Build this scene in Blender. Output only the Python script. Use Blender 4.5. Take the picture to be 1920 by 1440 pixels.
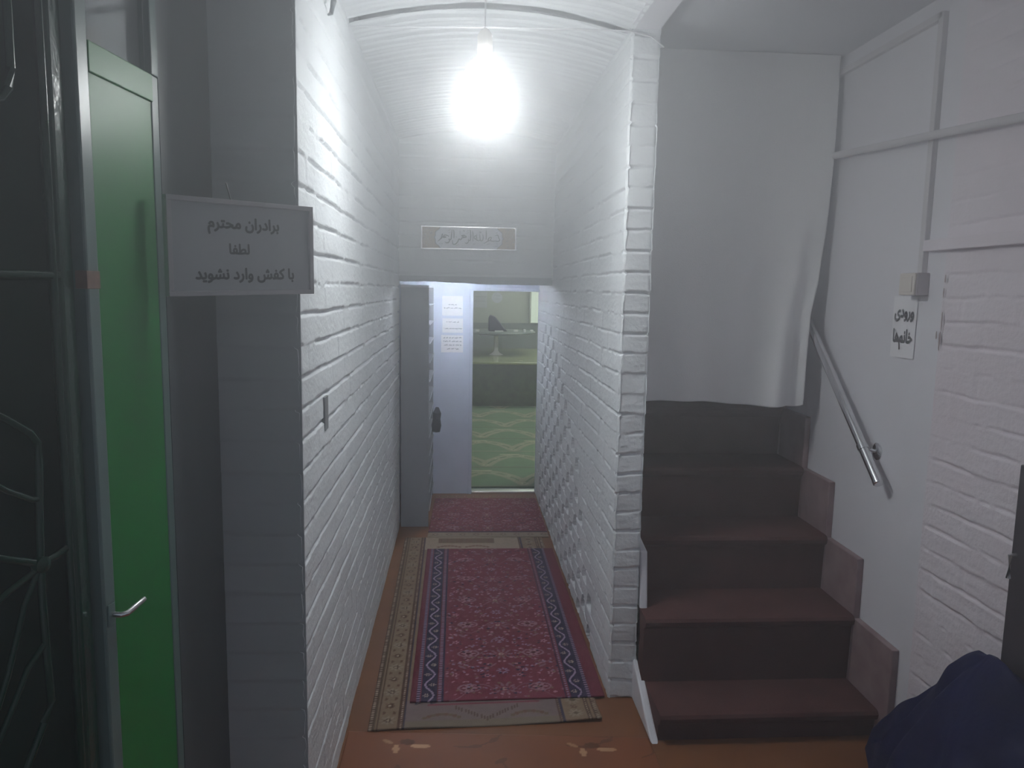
import bpy, bmesh, math, random
import numpy as np
from mathutils import Vector, Matrix

for o in list(bpy.data.objects): bpy.data.objects.remove(o)
SC = bpy.context.scene
COL = SC.collection

# ------------------------------------------------------------------ camera
F_PX = 1400.0
YAW, PITCH, ROLL = map(math.radians, (3.93, 7.15, 1.02))
cd = bpy.data.cameras.new('camera')
cd.sensor_fit = 'HORIZONTAL'; cd.sensor_width = 36.0
cd.lens = 36.0 * F_PX / 1920.0
cd.clip_start = 0.02
cam = bpy.data.objects.new('camera', cd); COL.objects.link(cam)
fwd = Vector((math.sin(YAW)*math.cos(PITCH), math.cos(YAW)*math.cos(PITCH), -math.sin(PITCH)))
r0 = Vector((math.cos(YAW), -math.sin(YAW), 0)); u0 = r0.cross(fwd)
rt = r0*math.cos(ROLL) + u0*math.sin(ROLL)
up = -r0*math.sin(ROLL) + u0*math.cos(ROLL)
M = Matrix((rt, up, -fwd)).transposed().to_4x4()
M.translation = Vector((0.0, 0.0, 1.5))
cam.matrix_world = M
SC.camera = cam

# ------------------------------------------------------------------ world, exposure
w = bpy.data.worlds.new('dusk'); SC.world = w; w.use_nodes = True
w.node_tree.nodes['Background'].inputs[0].default_value = (0.55, 0.62, 0.75, 1)
w.node_tree.nodes['Background'].inputs[1].default_value = 0.33
vs = SC.view_settings
vs.view_transform = 'Standard'; vs.look = 'None'; vs.gamma = 1.0; vs.exposure = 0.22
vs.use_curve_mapping = False
SC.cycles.use_denoising = True
SC.cycles.use_light_tree = False
SC.cycles.max_bounces = 8
SC.cycles.use_adaptive_sampling = True
SC.cycles.adaptive_threshold = 0.03
SC.cycles.volume_bounces = 1
SC.cycles.volume_step_rate = 4.0
SC.cycles.volume_max_steps = 32
SC.cycles.sample_clamp_indirect = 6.0

LAMP_POS = (0.060, 2.27, 2.09)
LAMP_W = 11.4          # bare bulb in the corridor
HAZE = 0.022          # density near the floor
HAZE_TOP = 0.43       # density under the ceiling

# ------------------------------------------------------------------ helpers
def lin(r, g, b):
    f = lambda c: c/12.92 if c <= 0.04045 else ((c+0.055)/1.055)**2.4
    return (f(r/255), f(g/255), f(b/255), 1.0)

def mat(name, col, rough=0.7, metal=0.0, spec=0.5, noise=0.0, nscale=8.0, bump=0.0, bscale=60.0,
        col2=None, attr=None, emit=None, coat=0.0):
    m = bpy.data.materials.new(name); m.use_nodes = True
    nt = m.node_tree; N = nt.nodes; L = nt.links
    p = N['Principled BSDF']
    p.inputs['Base Color'].default_value = col
    p.inputs['Roughness'].default_value = rough
    p.inputs['Metallic'].default_value = metal
    p.inputs['Specular IOR Level'].default_value = spec
    p.inputs['Coat Weight'].default_value = coat
    tc = N.new('ShaderNodeTexCoord')
    src = None
    if attr:
        a = N.new('ShaderNodeVertexColor'); a.layer_name = attr; src = a.outputs['Color']
    if noise > 0 or col2:
        nz = N.new('ShaderNodeTexNoise'); nz.inputs['Scale'].default_value = nscale; nz.inputs['Detail'].default_value = 6
        L.new(tc.outputs['Object'], nz.inputs['Vector'])
        rp = N.new('ShaderNodeMapRange'); rp.inputs[1].default_value = 0.3; rp.inputs[2].default_value = 0.7
        L.new(nz.outputs['Fac'], rp.inputs[0])
        mx = N.new('ShaderNodeMix'); mx.data_type = 'RGBA'
        L.new(rp.outputs[0], mx.inputs[0])
        c2 = col2 if col2 else tuple(c*(1-noise) for c in col[:3])+(1,)
        if src is not None:
            mm = N.new('ShaderNodeMix'); mm.data_type = 'RGBA'; mm.blend_type = 'MULTIPLY'; mm.inputs[0].default_value = 1
            mx.inputs[6].default_value = (1, 1, 1, 1); mx.inputs[7].default_value = (1-noise,)*3+(1,)
            L.new(src, mm.inputs[6]); L.new(mx.outputs[2], mm.inputs[7]); src = mm.outputs[2]
        else:
            mx.inputs[6].default_value = col; mx.inputs[7].default_value = c2
            src = mx.outputs[2]
    if src is not None: L.new(src, p.inputs['Base Color'])
    if bump > 0:
        n2 = N.new('ShaderNodeTexNoise'); n2.inputs['Scale'].default_value = bscale; n2.inputs['Detail'].default_value = 5
        L.new(tc.outputs['Object'], n2.inputs['Vector'])
        b = N.new('ShaderNodeBump'); b.inputs['Strength'].default_value = bump; b.inputs['Distance'].default_value = 0.004
        L.new(n2.outputs['Fac'], b.inputs['Height']); L.new(b.outputs['Normal'], p.inputs['Normal'])
    if emit:
        p.inputs['Emission Color'].default_value = emit[0]; p.inputs['Emission Strength'].default_value = emit[1]
    return m

WHITE = (0.82, 0.845, 0.87, 1)
MAT = dict(
    brick = mat('painted_brick', WHITE, 0.62, noise=0.10, nscale=3.5, bump=0.5, bscale=90),
    brick_pink = mat('painted_brick_warm', (0.84, 0.79, 0.84, 1), 0.62, noise=0.12, nscale=2.5, bump=0.5, bscale=90, col2=(0.80, 0.72, 0.77, 1)),
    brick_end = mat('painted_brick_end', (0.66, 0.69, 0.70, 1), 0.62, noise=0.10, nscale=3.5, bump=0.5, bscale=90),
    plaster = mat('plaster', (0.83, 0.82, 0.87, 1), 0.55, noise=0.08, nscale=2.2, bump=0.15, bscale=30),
    plaster_grey_and_shade = mat('plaster_grey_and_shade', (0.42, 0.45, 0.47, 1), 0.6, noise=0.10, nscale=2.0, bump=0.15, bscale=20),  # grey plaster; on the left wall face it also carries shade
    ceiling = mat('ceiling_paint', (0.60, 0.61, 0.65, 1), 0.7, noise=0.08, nscale=2),
    bluewall = mat('pale_blue_paint', (0.70, 0.76, 0.92, 1), 0.45, noise=0.12, nscale=5, bump=0.15, bscale=25),
    darkframe = mat('dark_jamb', (0.10, 0.115, 0.125, 1), 0.5, noise=0.15),
    vinyl = mat('vinyl', (0.4, 0.17, 0.08, 1), 0.45, spec=0.2, noise=0.18, nscale=5, attr='pattern'),
    vinyl_floor = mat('floor_covering', (0.23, 0.090, 0.035, 1), 0.5, spec=0.2, noise=0.3, nscale=4),
    rug = mat('rug_pile', (0.3, 0.1, 0.1, 1), 0.95, spec=0.1, noise=0.12, nscale=30, attr='pattern', bump=0.6, bscale=400),
    green = mat('green_enamel', (0.008, 0.21, 0.035, 1), 0.38, spec=0.3, noise=0.12, nscale=3),
    green_frame = mat('grey_green_enamel', (0.13, 0.20, 0.19, 1), 0.30, noise=0.15, nscale=10),
    gate = mat('dark_green_gloss', (0.002, 0.036, 0.020, 1), 0.15, spec=0.4, noise=0.2, nscale=14, bump=0.25, bscale=40),
    gate_sheet = mat('dark_green_sheet', (0.002, 0.022, 0.015, 1), 0.5, spec=0.15, noise=0.2, nscale=4),
    chrome = mat('chrome', (0.72, 0.72, 0.74, 1), 0.16, metal=1.0),
    rust = mat('rusty_patch', (0.26, 0.16, 0.12, 1), 0.7, noise=0.3, nscale=60),
    sign = mat('sign_board', (0.42, 0.44, 0.46, 1), 0.5, noise=0.05),
    sign_frame = mat('sign_frame', (0.46, 0.45, 0.47, 1), 0.4),
    ink = mat('ink', (0.03, 0.03, 0.035, 1), 0.6),
    ink_soft = mat('printed_ink', (0.07, 0.08, 0.11, 1), 0.6),
    paper = mat('paper', (0.93, 0.92, 0.95, 1), 0.6, noise=0.04),
    cabinet = mat('cabinet_metal', (0.26, 0.28, 0.32, 1), 0.45, noise=0.15, nscale=4),
    cabinet_in = mat('cabinet_inside', (0.07, 0.08, 0.10, 1), 0.6),
    edge = mat('shelf_edge', (0.45, 0.47, 0.52, 1), 0.45),
    curtain = mat('curtain_cloth', (0.90, 0.90, 0.91, 1), 0.9, noise=0.05, nscale=2, bump=0.4, bscale=350, spec=0.1),
    stair = mat('stair_carpet', (0.105, 0.046, 0.042, 1), 0.95, spec=0.1, noise=0.25, nscale=8, bump=0.4, bscale=200),
    skirt = mat('reddish_stone', (0.32, 0.235, 0.24, 1), 0.5, noise=0.25, nscale=12, col2=(0.23, 0.15, 0.155, 1)),
    cream = mat('cream_plastic', (0.72, 0.66, 0.60, 1), 0.35),
    pinkplastic = mat('switch_box_plastic', (0.50, 0.45, 0.47, 1), 0.45),
    pipe = mat('painted_pipe', (0.66, 0.64, 0.66, 1), 0.5, noise=0.1),
    tarp = mat('blue_cloth', (0.004, 0.008, 0.060, 1), 0.6, spec=0.2, noise=0.3, nscale=5, bump=0.4, bscale=60),
    post = mat('dark_post', (0.045, 0.035, 0.045, 1), 0.5),
    wire = mat('wire_white', (0.62, 0.62, 0.64, 1), 0.5),
    rubber = mat('dark_hole', (0.02, 0.02, 0.022, 1), 0.8),
    navy = mat('navy_cloth', (0.02, 0.022, 0.05, 1), 0.8, noise=0.2),
    hall_wall = mat('hall_wall_paint', (0.36, 0.39, 0.33, 1), 0.5, noise=0.1, nscale=1.2),
    hall_low = mat('hall_dado', (0.16, 0.19, 0.18, 1), 0.4, noise=0.2, nscale=2),
    hall_carpet = mat('hall_carpet', (0.1, 0.2, 0.1, 1), 0.95, spec=0.1, attr='pattern', noise=0.15, nscale=10),
    stone = mat('green_stone', (0.085, 0.12, 0.06, 1), 0.22, noise=0.4, nscale=14, col2=(0.05, 0.06, 0.04, 1)),
    stone_top_glint = mat('polished_stone_top_glint', (0.34, 0.38, 0.17, 1), 0.2, noise=0.35, nscale=6),  # yellow-green glint of the platform top put into its colour
    slot = mat('slit_shade_grey', (0.20, 0.21, 0.22, 1), 0.7),
    hole_shade = mat('hole_shade', (0.13, 0.12, 0.12, 1), 0.9),  # shade inside the wall perforations, put into a dark colour
    plaque = mat('plaque_print', (0.6, 0.6, 0.6, 1), 0.45, attr='pattern'),
    alu = mat('aluminium', (0.7, 0.7, 0.72, 1), 0.25, metal=0.8),
    plaque_ink = mat('plaque_ink', (0.02, 0.04, 0.05, 1), 0.6),
)

def tag(o, label=None, cat=None, group=None, kind=None):
    if label: o['label'] = label
    if cat: o['category'] = cat
    if group: o['group'] = group
    if kind: o['kind'] = kind
    return o

def link(name, me, m=None, parent=None, smooth=False):
    o = bpy.data.objects.new(name, me); COL.objects.link(o)
    if m is not None and len(me.materials) == 0: me.materials.append(m)
    if smooth:
        me.polygons.foreach_set('use_smooth', [True]*len(me.polygons))
    if parent: o.parent = parent; o.matrix_parent_inverse = parent.matrix_world.inverted()
    return o

def empty(name, loc, label=None, cat=None, group=None, kind=None):
    o = bpy.data.objects.new(name, None); COL.objects.link(o)
    o.location = loc; o.empty_display_size = 0.05
    o.matrix_world = Matrix.Translation(loc)
    return tag(o, label, cat, group, kind)

class MB:
    def __init__(s): s.bm = bmesh.new()
    def box(s, a, b, bev=0.0, rot=None, piv=None):
        c = [(a[i]+b[i])/2 for i in range(3)]; d = [abs(b[i]-a[i]) for i in range(3)]
        mt = Matrix.Translation(c) @ Matrix.Diagonal((*d, 1))
        if rot is not None:
            pv = Vector(piv if piv else c)
            mt = Matrix.Translation(pv) @ rot.to_4x4() @ Matrix.Translation(-pv) @ mt
        g = bmesh.ops.create_cube(s.bm, size=1, matrix=mt)
        if bev > 0:
            es = list({e for v in g['verts'] for e in v.link_edges})
            bmesh.ops.bevel(s.bm, geom=es, offset=bev, segments=2, affect='EDGES', profile=0.5)
        return s
    def tube(s, pts, r, seg=12, cap=True):
        pts = [Vector(p) for p in pts]; rings = []
        for i, p in enumerate(pts):
            t = (pts[min(i+1, len(pts)-1)] - pts[max(i-1, 0)]).normalized()
            a = t.cross(Vector((0, 0, 1)))
            if a.length < 0.15: a = t.cross(Vector((1, 0, 0)))
            a.normalize(); b = t.cross(a)
            rr = r[i] if isinstance(r, (list, tuple)) else r
            rings.append([s.bm.verts.new(p + a*rr*math.cos(k*2*math.pi/seg) + b*rr*math.sin(k*2*math.pi/seg)) for k in range(seg)])
        for i in range(len(rings)-1):
            for k in range(seg):
                s.bm.faces.new((rings[i][k], rings[i][(k+1) % seg], rings[i+1][(k+1) % seg], rings[i+1][k]))
        if cap:
            s.bm.faces.new(rings[0][::-1]); s.bm.faces.new(rings[-1])
        return s
    def prism(s, poly, d):
        a = [s.bm.verts.new(p) for p in poly]; d = Vector(d)
        b = [s.bm.verts.new(Vector(p)+d) for p in poly]
        s.bm.faces.new(a); s.bm.faces.new(b[::-1]); n = len(poly)
        for i in range(n): s.bm.faces.new((a[i], b[i], b[(i+1) % n], a[(i+1) % n]))
        return s
    def lathe(s, prof, org, axis=(0, 0, 1), seg=32):
        ax = Vector(axis).normalized(); a = ax.cross(Vector((0.3, 1, 0.2))).normalized(); b = ax.cross(a); org = Vector(org)
        rings = [[s.bm.verts.new(org + ax*h + (a*math.cos(k*2*math.pi/seg)+b*math.sin(k*2*math.pi/seg))*max(r, 1e-4)) for k in range(seg)] for r, h in prof]
        for i in range(len(rings)-1):
            for k in range(seg):
                s.bm.faces.new((rings[i][k], rings[i][(k+1) % seg], rings[i+1][(k+1) % seg], rings[i+1][k]))
        s.bm.faces.new(rings[0][::-1]); s.bm.faces.new(rings[-1])
        return s
    def build(s, name, m, parent=None, smooth=False, bev=0.0):
        bmesh.ops.recalc_face_normals(s.bm, faces=s.bm.faces)
        me = bpy.data.meshes.new(name); s.bm.to_mesh(me); s.bm.free()
        o = link(name, me, m, parent)
        if smooth:
            me.polygons.foreach_set('use_smooth', [True]*len(me.polygons))
            md = o.modifiers.new('split', 'EDGE_SPLIT'); md.split_angle = math.radians(38)
        if bev > 0:
            md = o.modifiers.new('bevel', 'BEVEL'); md.width = bev; md.segments = 2; md.limit_method = 'ANGLE'
        return o

def grid_mesh(name, X, Y, Z, m, parent=None, colors=None, smooth=True, close=None):
    """X,Y,Z arrays (nv,nu) -> one quad grid; colors (nv,nu,3) linear goes to attribute 'pattern'"""
    nv, nu = X.shape
    me = bpy.data.meshes.new(name)
    co = np.stack([X, Y, Z], -1).reshape(-1, 3).astype(np.float32)
    idx = np.arange(nv*nu).reshape(nv, nu)
    q = np.stack([idx[:-1, :-1], idx[:-1, 1:], idx[1:, 1:], idx[1:, :-1]], -1).reshape(-1, 4)
    me.vertices.add(len(co)); me.vertices.foreach_set('co', co.ravel())
    me.loops.add(q.size); me.loops.foreach_set('vertex_index', q.ravel().astype(np.int32))
    me.polygons.add(len(q)); me.polygons.foreach_set('loop_start', np.arange(0, q.size, 4, dtype=np.int32))
    me.update(calc_edges=True)
    if smooth: me.polygons.foreach_set('use_smooth', np.ones(len(q), bool))
    if colors is not None:
        at = me.color_attributes.new('pattern', 'FLOAT_COLOR', 'POINT')
        c4 = np.ones((nv*nu, 4), np.float32); c4[:, :3] = colors.reshape(-1, 3)
        at.data.foreach_set('color', c4.ravel())
    o = link(name, me, m, parent)
    return o

def vnoise(rng, shape, su, sv):
    """smooth value noise over a (nv,nu) grid; su,sv = cells across"""
    nv, nu = shape
    g = rng.random((int(sv)+3, int(su)+3))
    y = np.linspace(0, sv, nv); x = np.linspace(0, su, nu)
    yi = y.astype(int); xi = x.astype(int); fy = y-yi; fx = x-xi
    fy = fy*fy*(3-2*fy); fx = fx*fx*(3-2*fx)
    a = g[np.ix_(yi, xi)]; b = g[np.ix_(yi, xi+1)]; c = g[np.ix_(yi+1, xi)]; d = g[np.ix_(yi+1, xi+1)]
    fx = fx[None, :]; fy = fy[:, None]
    return (a*(1-fx)+b*fx)*(1-fy)+(c*(1-fx)+d*fx)*fy

def brick_panel(name, P0, U, Nn, Lg, H, pitch, off, bl=0.225, seed=1, mt=None, parent=None, du=0.009, dv=0.0042,
                holes=None, depth=0.0065, fill=0.35, rim=(1, 1), vdir=(0, 0, 1), vertical=True, rough=1.0):
    """painted brickwork as relief: outward normal Nn, courses stacked along vdir"""
    rng = np.random.default_rng(seed)
    nu = max(4, int(Lg/du)); nv = max(4, int(H/dv))
    u = np.linspace(0, Lg, nu); v = np.linspace(0, H, nv)
    UU, VV = np.meshgrid(u, v)
    wob = (vnoise(rng, (nv, nu), Lg/0.12, H/0.3)-0.5)*0.007*rough + (vnoise(rng, (nv, nu), Lg/0.025, H/0.05)-0.5)*0.003*rough
    t = (VV+wob-off)/pitch
    course = np.floor(t).astype(int); ft = t-course
    dj = np.minimum(ft, 1-ft)*pitch                       # distance to nearest bed joint
    nearest = np.where(ft < 0.5, course, course+1)
    nc = int(H/pitch)+6
    # each bed joint: how open it is along its length
    prof = np.stack([vnoise(rng, (1, nu), Lg/0.16, 1)[0]*0.7+vnoise(rng, (1, nu), Lg/0.03, 1)[0]*0.45 for _ in range(nc)])
    jo = prof[np.clip(nearest+2, 0, nc-1), np.arange(nu)[None, :]]
    openv = np.clip((jo-fill)/0.35, 0.12, 1.0)
    wdt = 0.0028+0.0035*openv
    g = np.clip(1-(dj/wdt)**2, 0, 1)**0.7
    h = -depth*g*openv
    # vertical joints
    shift = (np.mod(course, 2)*0.5)*bl + (rng.random(nc)[np.clip(course+2, 0, nc-1)]-0.5)*0.03
    tb = (UU+shift)/bl; bi = np.floor(tb).astype(int); fb = tb-bi
    nb = int(Lg/bl)+6
    if vertical:
        du_ = np.minimum(fb, 1-fb)*bl
        vi = np.where(fb < 0.5, bi, bi+1)
        vr = rng.random((nc, nb))[np.clip(course+2, 0, nc-1), np.clip(vi+1, 0, nb-1)]
        h += -depth*0.42*np.clip(1-(du_/0.006)**2, 0, 1)*np.clip(vr*1.6-0.7, 0, 1)
    # brick faces: offset and tilt of their own
    bo = (rng.random((nc, nb))-0.5)*0.0026*rough
    bt = (rng.random((nc, nb))-0.5)*0.0040*rough
    ci = np.clip(course+2, 0, nc-1); bj = np.clip(bi+1, 0, nb-1)
    h += bo[ci, bj]*(1-g) + bt[ci, bj]*(ft-0.5)*(1-g) - 0.0018*(ft)*(1-g)
    h += (vnoise(rng, (nv, nu), Lg/0.03, H/0.012)-0.5)*0.0012*rough
    if holes is not None:
        hm = holes(UU, VV, rng)
        h = np.where(hm, -0.085, h)
    e = 0.012
    if rim[0]: h -= 0.006*np.clip(1-UU/e, 0, 1)**2*(0.6+0.8*vnoise(rng, (nv, nu), 3, H/0.02))
    if rim[1] == 2: h *= np.clip((Lg-UU)/0.05, 0, 1)
    elif rim[1]: h -= 0.006*np.clip(1-(Lg-UU)/e, 0, 1)**2*(0.6+0.8*vnoise(rng, (nv, nu), 3, H/0.02))
    P0 = np.array(P0, float); U = np.array(U, float); Nn = np.array(Nn, float); V = np.array(vdir, float)
    P = P0 + UU[..., None]*U + VV[..., None]*V + h[..., None]*Nn
    o = grid_mesh(name, P[..., 0], P[..., 1], P[..., 2], mt or MAT['brick'], parent)
    if holes is not None:
        fm = (hm[:-1, :-1] & hm[1:, 1:]).ravel()
        o.data.materials.append(MAT['hole_shade']); o.data.polygons.foreach_set('material_index', fm.astype(np.int32))  # hole faces coloured dark for the shade inside them
    # make normals face out
    if np.dot(np.cross(U, V), Nn) < 0: o.data.flip_normals()
    return o

def struct(o): o['kind'] = 'structure'; return o

def core(name, boxes, m, kind='structure'):
    b = MB()
    for a, c in boxes: b.box(a, c)
    o = b.build(name, m); o['kind'] = kind
    return o

# --- Arabic / Persian lettering: joins the letters into presentation forms, right to left
FORMS = {'ا':('FE8D','FE8E'),'ب':('FE8F','FE90','FE91','FE92'),'ت':('FE95','FE96','FE97','FE98'),'ح':('FEA1','FEA2','FEA3','FEA4'),
 'خ':('FEA5','FEA6','FEA7','FEA8'),'د':('FEA9','FEAA'),'ر':('FEAD','FEAE'),'ش':('FEB5','FEB6','FEB7','FEB8'),'ط':('FEC1','FEC2','FEC3','FEC4'),
 'ف':('FED1','FED2','FED3','FED4'),'ک':('FB8E','FB8F','FB90','FB91'),'ل':('FEDD','FEDE','FEDF','FEE0'),'م':('FEE1','FEE2','FEE3','FEE4'),
 'ن':('FEE5','FEE6','FEE7','FEE8'),'ه':('FEE9','FEEA','FEEB','FEEC'),'و':('FEED','FEEE'),'ی':('FBFC','FBFD','FBFE','FBFF')}
def shape(s):
    out = []; 
    for i, c in enumerate(s):
        if c not in FORMS: out.append(' ' if c == ' ' else ''); continue
        f = FORMS[c]
        pj = i > 0 and s[i-1] in FORMS and len(FORMS[s[i-1]]) == 4
        nj = len(f) == 4 and i+1 < len(s) and s[i+1] in FORMS
        k = (3 if nj else 1) if pj else (2 if nj else 0)
        out.append(chr(int(f[k], 16)))
    return ''.join(out)[::-1]

def lettering(name, lines, org, U, V, parent, m, bold=0.02, ext=0.0008):
    """lines: (text, centre u, baseline v, target width, height scale) in metres on the plane org + u*U + v*V; one object per line"""
    U = Vector(U).normalized(); V = Vector(V).normalized(); Nn = U.cross(V); org = Vector(org)
    for txt, cu, cv, wd, hs in lines:
        c = bpy.data.curves.new('t', 'FONT'); c.body = shape(txt); c.resolution_u = 2; c.extrude = 0.0
        o = bpy.data.objects.new('t', c); COL.objects.link(o)
        bpy.context.view_layer.update()
        me = bpy.data.meshes.new_from_object(o.evaluated_get(bpy.context.evaluated_depsgraph_get()))
        me.name = name
        xs = [v.co.x for v in me.vertices]; x0, x1 = min(xs), max(xs); s = wd/(x1-x0)
        src = [v.co.copy() for v in me.vertices]; fs = [tuple(p.vertices) for p in me.polygons]
        vs_, fc = [], []                       # heavy pen weight: the glyphs swept over a small circle
        for k in range(9):
            ox, oy = (0, 0) if k == 8 else (bold*math.cos(k*math.pi/4), bold*math.sin(k*math.pi/4))
            b0 = len(vs_)
            vs_ += [org + U*(cu+(q.x+ox-(x0+x1)/2)*s) + V*(cv+(q.y+oy)*s*hs) + Nn*(ext+k*0.00002) for q in src]
            fc += [tuple(i+b0 for i in f) for f in fs]
        bpy.data.objects.remove(o); bpy.data.curves.remove(c); bpy.data.meshes.remove(me)
        me = bpy.data.meshes.new(name); me.from_pydata(vs_, [], fc)
        link(name, me, m, parent)

def strokes(name, segs, org, U, V, parent, m, ext=0.001):
    """flat pen strokes: each a list of (u,v,width); ribbons with a broad-nib feel"""
    b = bmesh.new(); U = Vector(U).normalized(); V = Vector(V).normalized(); Nn = U.cross(V); org = Vector(org)
    def P(u, v): return org+U*u+V*v+Nn*ext
    for sg in segs:
        # Catmull-Rom
        pts = []
        n = len(sg)
        for i in range(n-1):
            p0 = sg[max(i-1, 0)]; p1 = sg[i]; p2 = sg[i+1]; p3 = sg[min(i+2, n-1)]
            for k in range(6):
                t = k/6
                pts.append(tuple(0.5*((2*p1[j])+(-p0[j]+p2[j])*t+(2*p0[j]-5*p1[j]+4*p2[j]-p3[j])*t*t+(-p0[j]+3*p1[j]-3*p2[j]+p3[j])*t**3) for j in range(3)))
        pts.append(sg[-1])
        prev = None
        for i, p in enumerate(pts):
            a = pts[max(i-1, 0)]; c = pts[min(i+1, len(pts)-1)]
            dx, dy = c[0]-a[0], c[1]-a[1]; L = math.hypot(dx, dy) or 1
            nx, ny = -dy/L, dx/L; hw = p[2]/2
            vv = (b.verts.new(P(p[0]+nx*hw, p[1]+ny*hw)), b.verts.new(P(p[0]-nx*hw, p[1]-ny*hw)))
            if prev: b.faces.new((prev[0], prev[1], vv[1], vv[0]))
            prev = vv
    me = bpy.data.meshes.new(name); b.to_mesh(me); b.free()
    return link(name, me, m, parent)

# ------------------------------------------------------------------ lamp light
XL, XR, YE, YD = -0.38, 0.555, 4.60, 5.40
ZC = 2.385

def lamp_fixture():
    t = empty('pendant_bulb', (LAMP_POS[0], LAMP_POS[1], LAMP_POS[2]-0.1), 'bright white bare bulb hanging under the vaulted corridor ceiling', 'light bulb')
    em = bpy.data.materials.new('bulb_glow'); em.use_nodes = True
    n = em.node_tree.nodes; n.clear(); e = n.new('ShaderNodeEmission'); o_ = n.new('ShaderNodeOutputMaterial')
    e.inputs[0].default_value = (0.93, 0.98, 1.0, 1)
    # area of the bulb ~0.055 m2
    e.inputs[1].default_value = LAMP_W/(math.pi*0.075)
    # the frosted dome at the bottom is the brighter part of the bulb
    tcn = n.new('ShaderNodeTexCoord'); sp = n.new('ShaderNodeSeparateXYZ'); mr = n.new('ShaderNodeMapRange')
    mr.inputs[1].default_value = LAMP_POS[2]-0.10; mr.inputs[2].default_value = LAMP_POS[2]+0.0
    base = LAMP_W/(math.pi*0.075); mr.inputs[3].default_value = base*2.7; mr.inputs[4].default_value = base*0.78
    lk = em.node_tree.links; lk.new(tcn.outputs['Object'], sp.inputs[0]); lk.new(sp.outputs['Z'], mr.inputs[0]); lk.new(mr.outputs[0], e.inputs[1])
    em.node_tree.links.new(e.outputs[0], o_.inputs[0])
    x, y, z = LAMP_POS
    prof = [(0.004, -0.105), (0.026, -0.101), (0.050, -0.086), (0.066, -0.060), (0.072, -0.025), (0.070, 0.005), (0.058, 0.040), (0.040, 0.066), (0.024, 0.080), (0.020, 0.088)]
    MB().lathe(prof, (x, y, z), seg=32).build('bulb', em, t, smooth=True)
    MB().lathe([(0.020, 0.0), (0.022, 0.01), (0.022, 0.055), (0.012, 0.07), (0.005, 0.075)], (x, y, z+0.085), seg=24).build('socket', MAT['cream'], t, smooth=True)
    MB().tube([(x, y, z+0.155), (x, y, z+0.21), (x+0.003, y+0.03, ZC+0.053)], 0.003, 8).build('flex', MAT['wire'], t, smooth=True)
lamp_fixture()

# ------------------------------------------------------------------ floor
core('floor', [((-2.2, -0.6, -0.10), (2.4, 5.46, 0.0))], MAT['vinyl_floor'])
# ------------------------------------------------------------------ left wall
brick_panel('wall_left', (XL, 4.60, 0), (0, -1, 0), (1, 0, 0), 2.80, 2.46, 0.0762, 0.061, seed=3, rim=(0, 1), dv=0.004, depth=0.011, fill=0.24)
struct(bpy.data.objects['wall_left'])
core('wall_left_core', [((-0.575, 1.813, 0), (XL-0.011, 4.75, 2.6))], MAT['plaster_grey_and_shade']).name = 'wall_left_front'
brick_panel('wall_left_face', (-0.575, 1.80, 0), (1, 0, 0), (0, -1, 0), 0.1945, 2.46, 0.0762, 0.061, seed=5, rim=(0, 0), depth=0.002, mt=MAT['plaster_grey_and_shade'], fill=0.5, vertical=False, rough=0.6)  # same white paint as the wall, its shade put into the grey
struct(bpy.data.objects['wall_left_face'])
# angled dark jamb between door leaf and wall
b = MB(); b.prism([(-0.598, 1.568, 0), (-0.575, 1.80, 0), (-0.575, 2.0, 0), (-0.80, 2.0, 0), (-0.80, 1.568, 0)], (0, 0, 2.45))
struct(b.build('door_jamb', MAT['darkframe'])).name = 'trim_1'
# plaster walls left of the entrance
core('wall_far_left', [((-1.75, -0.6, 0), (-1.65, 2.0, 2.6)), ((-1.75, 2.0, 0), (-0.80, 2.1, 2.6))], MAT['plaster_grey_and_shade'])

# ------------------------------------------------------------------ right corridor wall with perforations
PR = 0.0713
def hole_mask(UU, VV, rng):
    # U runs from the pillar corner (y=2.58) into the depth
    y = 2.58+UU; z = VV
    c = np.floor((z-0.0)/PR).astype(int)
    y0 = np.interp((c+0.5)*PR, [0.0, 0.2, 0.47, 0.68, 0.87, 1.05, 1.25], [3.00, 3.00, 3.28, 3.45, 3.82, 4.10, 4.36])
    ph = np.where(np.mod(c, 2) == 0, 3.03, 3.175)
    k = (y-ph)/0.29; kr = np.round(k); d = np.abs(k-kr)*0.29
    yc = ph+kr*0.29
    fz = (z/PR)-c
    wd = 0.056*(1-0.55*np.clip(fz, 0, 1)**2)
    jz = 0.004*np.sin(y*37+c*2.1)/PR
    return (c >= 0) & (c*PR < 1.24) & (yc > y0-0.02) & (yc < 5.2) & (d < wd) & (fz > 0.06+jz) & (fz < 0.92+jz)
brick_panel('wall_right', (XR, 2.58, 0), (0, 1, 0), (-1, 0, 0), 2.84, 2.46, PR, 0.0, seed=8, rim=(1, 0), du=0.0062, dv=0.0038, holes=hole_mask, depth=0.0075)
struct(bpy.data.objects['wall_right'])
core('wall_divider', [((XR+0.0125, 2.593, 0), (0.648, 2.66, 2.6)), ((XR+0.0885, 2.60, 0), (0.652, 5.46, 2.6))], MAT['plaster'])
brick_panel('wall_pillar_face', (XR, 2.58, 0), (1, 0, 0), (0, -1, 0), 0.100, 2.46, PR, 0.0, seed=12, rim=(1, 1), du=0.004, dv=0.0036, vertical=False, depth=0.009, rough=1.5, fill=0.25)
struct(bpy.data.objects['wall_pillar_face'])
brick_panel('wall_pillar_side', (0.655, 2.58, 0), (0, 1, 0), (1, 0, 0), 0.5, 2.46, PR, 0.0, seed=13, rim=(0, 0), depth=0.005)
struct(bpy.data.objects['wall_pillar_side'])
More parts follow.
